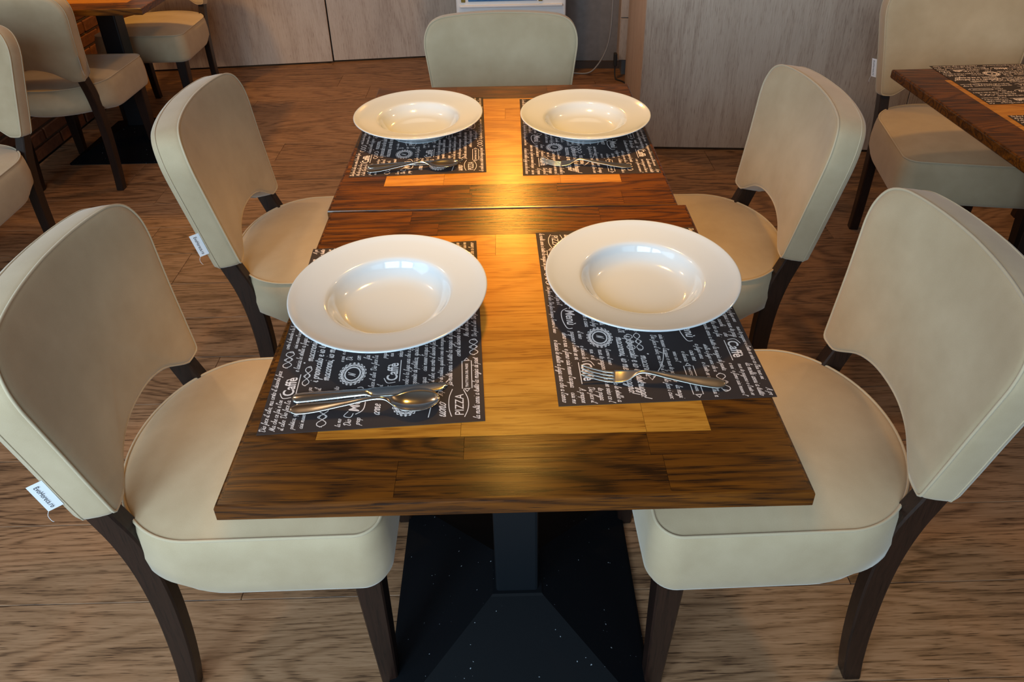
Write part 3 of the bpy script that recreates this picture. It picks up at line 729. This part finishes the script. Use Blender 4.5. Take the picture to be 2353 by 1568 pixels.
place_mat(1.227 + MU / 2 + 0.002, 1.172 + 0.132, 180.5, 'dark brown scripted placemat at the far side of the right hand table')
place_mat(1.227 + MU / 2 + 0.006, 1.085 - 0.150, 0.5, 'dark brown scripted placemat corner at the right picture edge')

# ------------------------------------------------------------------ cutlery
def blade_surface(name, stations, mat, nu=8, th=0.0016):
    """stations: (s, half width +, half width -, z, dish); a solid strip running along +x"""
    vs, fs = [], []; n = len(stations); m_ = nu + 1
    for side in (0, 1):
        for (s, wp, wm, z, dish, t_) in stations:
            for i in range(m_):
                u = -1 + 2 * i / nu; y = u * (wp if u > 0 else wm)
                zz = z + dish * u * u + (t_ * (1 - 0.55 * u * u) if side == 0 else 0)
                vs.append((s, y, zz))
    o2 = n * m_
    for a in range(n - 1):
        for i in range(nu):
            p = a * m_ + i; fs.append((p, p + m_, p + m_ + 1, p + 1)); q = p + o2; fs.append((q, q + 1, q + m_ + 1, q + m_))
        for i, fl_ in ((0, False), (nu, True)):
            p = a * m_ + i; f = (p, p + o2, p + o2 + m_, p + m_); fs.append(f[::-1] if fl_ else f)
    for a, fl_ in ((0, True), (n - 1, False)):
        for i in range(nu):
            p = a * m_ + i; f = (p, p + o2, p + 1 + o2, p + 1); fs.append(f if not fl_ else f[::-1])
    o = mesh(name, vs, fs, mat, None, True); fix_normals(o)
    return o
def lerp_st(keys, n):
    cols = list(zip(*keys)); out = []
    S0, S1 = keys[0][0], keys[-1][0]
    for i in range(n):
        s = S0 + (S1 - S0) * i / (n - 1)
        j = 0
        while j < len(keys) - 2 and s > keys[j + 1][0]: j += 1
        a, b = keys[j], keys[j + 1]; t_ = (s - a[0]) / (b[0] - a[0])
        g = lambda q: keys[min(max(q, 0), len(keys) - 1)]
        p0, p3 = g(j - 1), g(j + 2); row = [s]
        for c in range(1, len(a)):
            m0 = (b[c] - p0[c]) / max(1e-6, b[0] - p0[0]) * (b[0] - a[0]); m1 = (p3[c] - a[c]) / max(1e-6, p3[0] - a[0]) * (b[0] - a[0])
            v = (2 * t_ ** 3 - 3 * t_ ** 2 + 1) * a[c] + (t_ ** 3 - 2 * t_ ** 2 + t_) * m0 + (-2 * t_ ** 3 + 3 * t_ ** 2) * b[c] + (t_ ** 3 - t_ ** 2) * m1
            row.append(v)
        out.append(tuple(row))
    return out
# (s, w+, w-, z, dish, thickness)
sp = lerp_st([(0, .0015, .0015, .0040, 0, .0016), (.003, .0062, .0062, .0036, 0, .0018), (.012, .0098, .0098, .0034, 0, .0020), (.035, .0096, .0096, .0050, 0, .0022), (.075, .0062, .0062, .0105, 0, .0024), (.110, .0036, .0036, .0155, 0, .0028),
              (.128, .0036, .0036, .0140, 0, .0028), (.140, .0105, .0105, .0075, .0025, .0018), (.152, .0180, .0180, .0032, .0065, .0013), (.166, .0212, .0212, .0018, .0085, .0012), (.180, .0200, .0200, .0022, .0080, .0012),
              (.192, .0145, .0145, .0045, .0055, .0012), (.198, .0075, .0075, .0072, .0025, .0012), (.2005, .0015, .0015, .0088, 0, .0010)], 64)
kn = lerp_st([(0, .002, .002, .0012, 0, .0030), (.004, .0082, .0082, .0008, 0, .0042), (.015, .0100, .0100, .0006, 0, .0052), (.05, .0088, .0088, .0006, 0, .0056), (.090, .0070, .0070, .0008, 0, .0056), (.102, .0064, .0070, .0012, 0, .0046),
              (.108, .0078, .0095, .0020, 0, .0016), (.130, .0082, .0104, .0022, 0, .0012), (.180, .0080, .0102, .0022, 0, .0011), (.200, .0078, .0078, .0022, 0, .0010), (.209, .0070, .0030, .0022, 0, .0008), (.212, .0045, -.0030, .0022, 0, .0006)], 70)
spoon = blade_surface('soup_spoon', sp, M['steel'])
knife = blade_surface('table_knife', kn, M['steel'])
# fork: handle and root with four tines
fk_h = lerp_st([(0, .0015, .0015, .0040, 0, .0016), (.003, .0062, .0062, .0036, 0, .0018), (.012, .0098, .0098, .0034, 0, .0020), (.035, .0094, .0094, .0050, 0, .0022), (.075, .0060, .0060, .0100, 0, .0024), (.108, .0036, .0036, .0150, 0, .0028),
                (.120, .0040, .0040, .0130, 0, .0026), (.132, .0098, .0098, .0060, .001, .0018), (.142, .0124, .0124, .0026, .0015, .0016), (.152, .0126, .0126, .0018, .0012, .0015)], 56)
fork = bpy.data.objects.new('table_fork', None); COL.objects.link(fork); fork.empty_display_size = .05
hb_ = blade_surface('handle', fk_h, M['steel_matte']); hb_.parent = fork
for i in range(4):
    yc = -0.0094 + 0.00627 * i
    tn = lerp_st([(.151, .0021, .0021, .0019, 0, .0015), (.165, .0018, .0018, .0026, 0, .0015), (.182, .0016, .0016, .0062, 0, .0014), (.194, .0013, .0013, .0100, 0, .0012), (.199, .0005, .0005, .0118, 0, .0007)], 16)
    tt = blade_surface('tine', tn, M['steel_matte'], 4); tt.parent = fork; tt.location = (0, yc, 0)
def lay(o, a, b, z, label, cat, group):
    o.location = (a[0], a[1], z); o.rotation_euler = (0, 0, math.atan2(b[1] - a[1], b[0] - a[0])); tag(o, label, cat, group)
ZT = 0.7509
def dup(o): return copy_tree(o)
spoon2, knife2, fork2 = dup(spoon), dup(knife), dup(fork)
lay(knife, (-0.300, 0.170), (-0.092, 0.187), ZT, 'steel table knife under the spoon on the front left placemat', 'knife', 'table knives')
lay(spoon, (-0.297, 0.146), (-0.100, 0.154), ZT + 0.0015, 'shiny steel soup spoon lying on the knife on the front left placemat', 'spoon', 'soup spoons')
lay(fork, (0.294, 0.176), (0.117, 0.200), ZT, 'brushed steel fork with four tines on the front right placemat', 'fork', 'table forks')
lay(knife2, (-0.308, 0.874), (-0.105, 0.896), ZT, 'steel table knife under the spoon on the back left placemat', 'knife', 'table knives')
lay(spoon2, (-0.305, 0.848), (-0.112, 0.868), ZT + 0.0015, 'shiny steel soup spoon lying on the knife on the back left placemat', 'spoon', 'soup spoons')
lay(fork2, (0.270, 0.845), (0.085, 0.872), ZT, 'brushed steel fork with four tines on the back right placemat', 'fork', 'table forks')
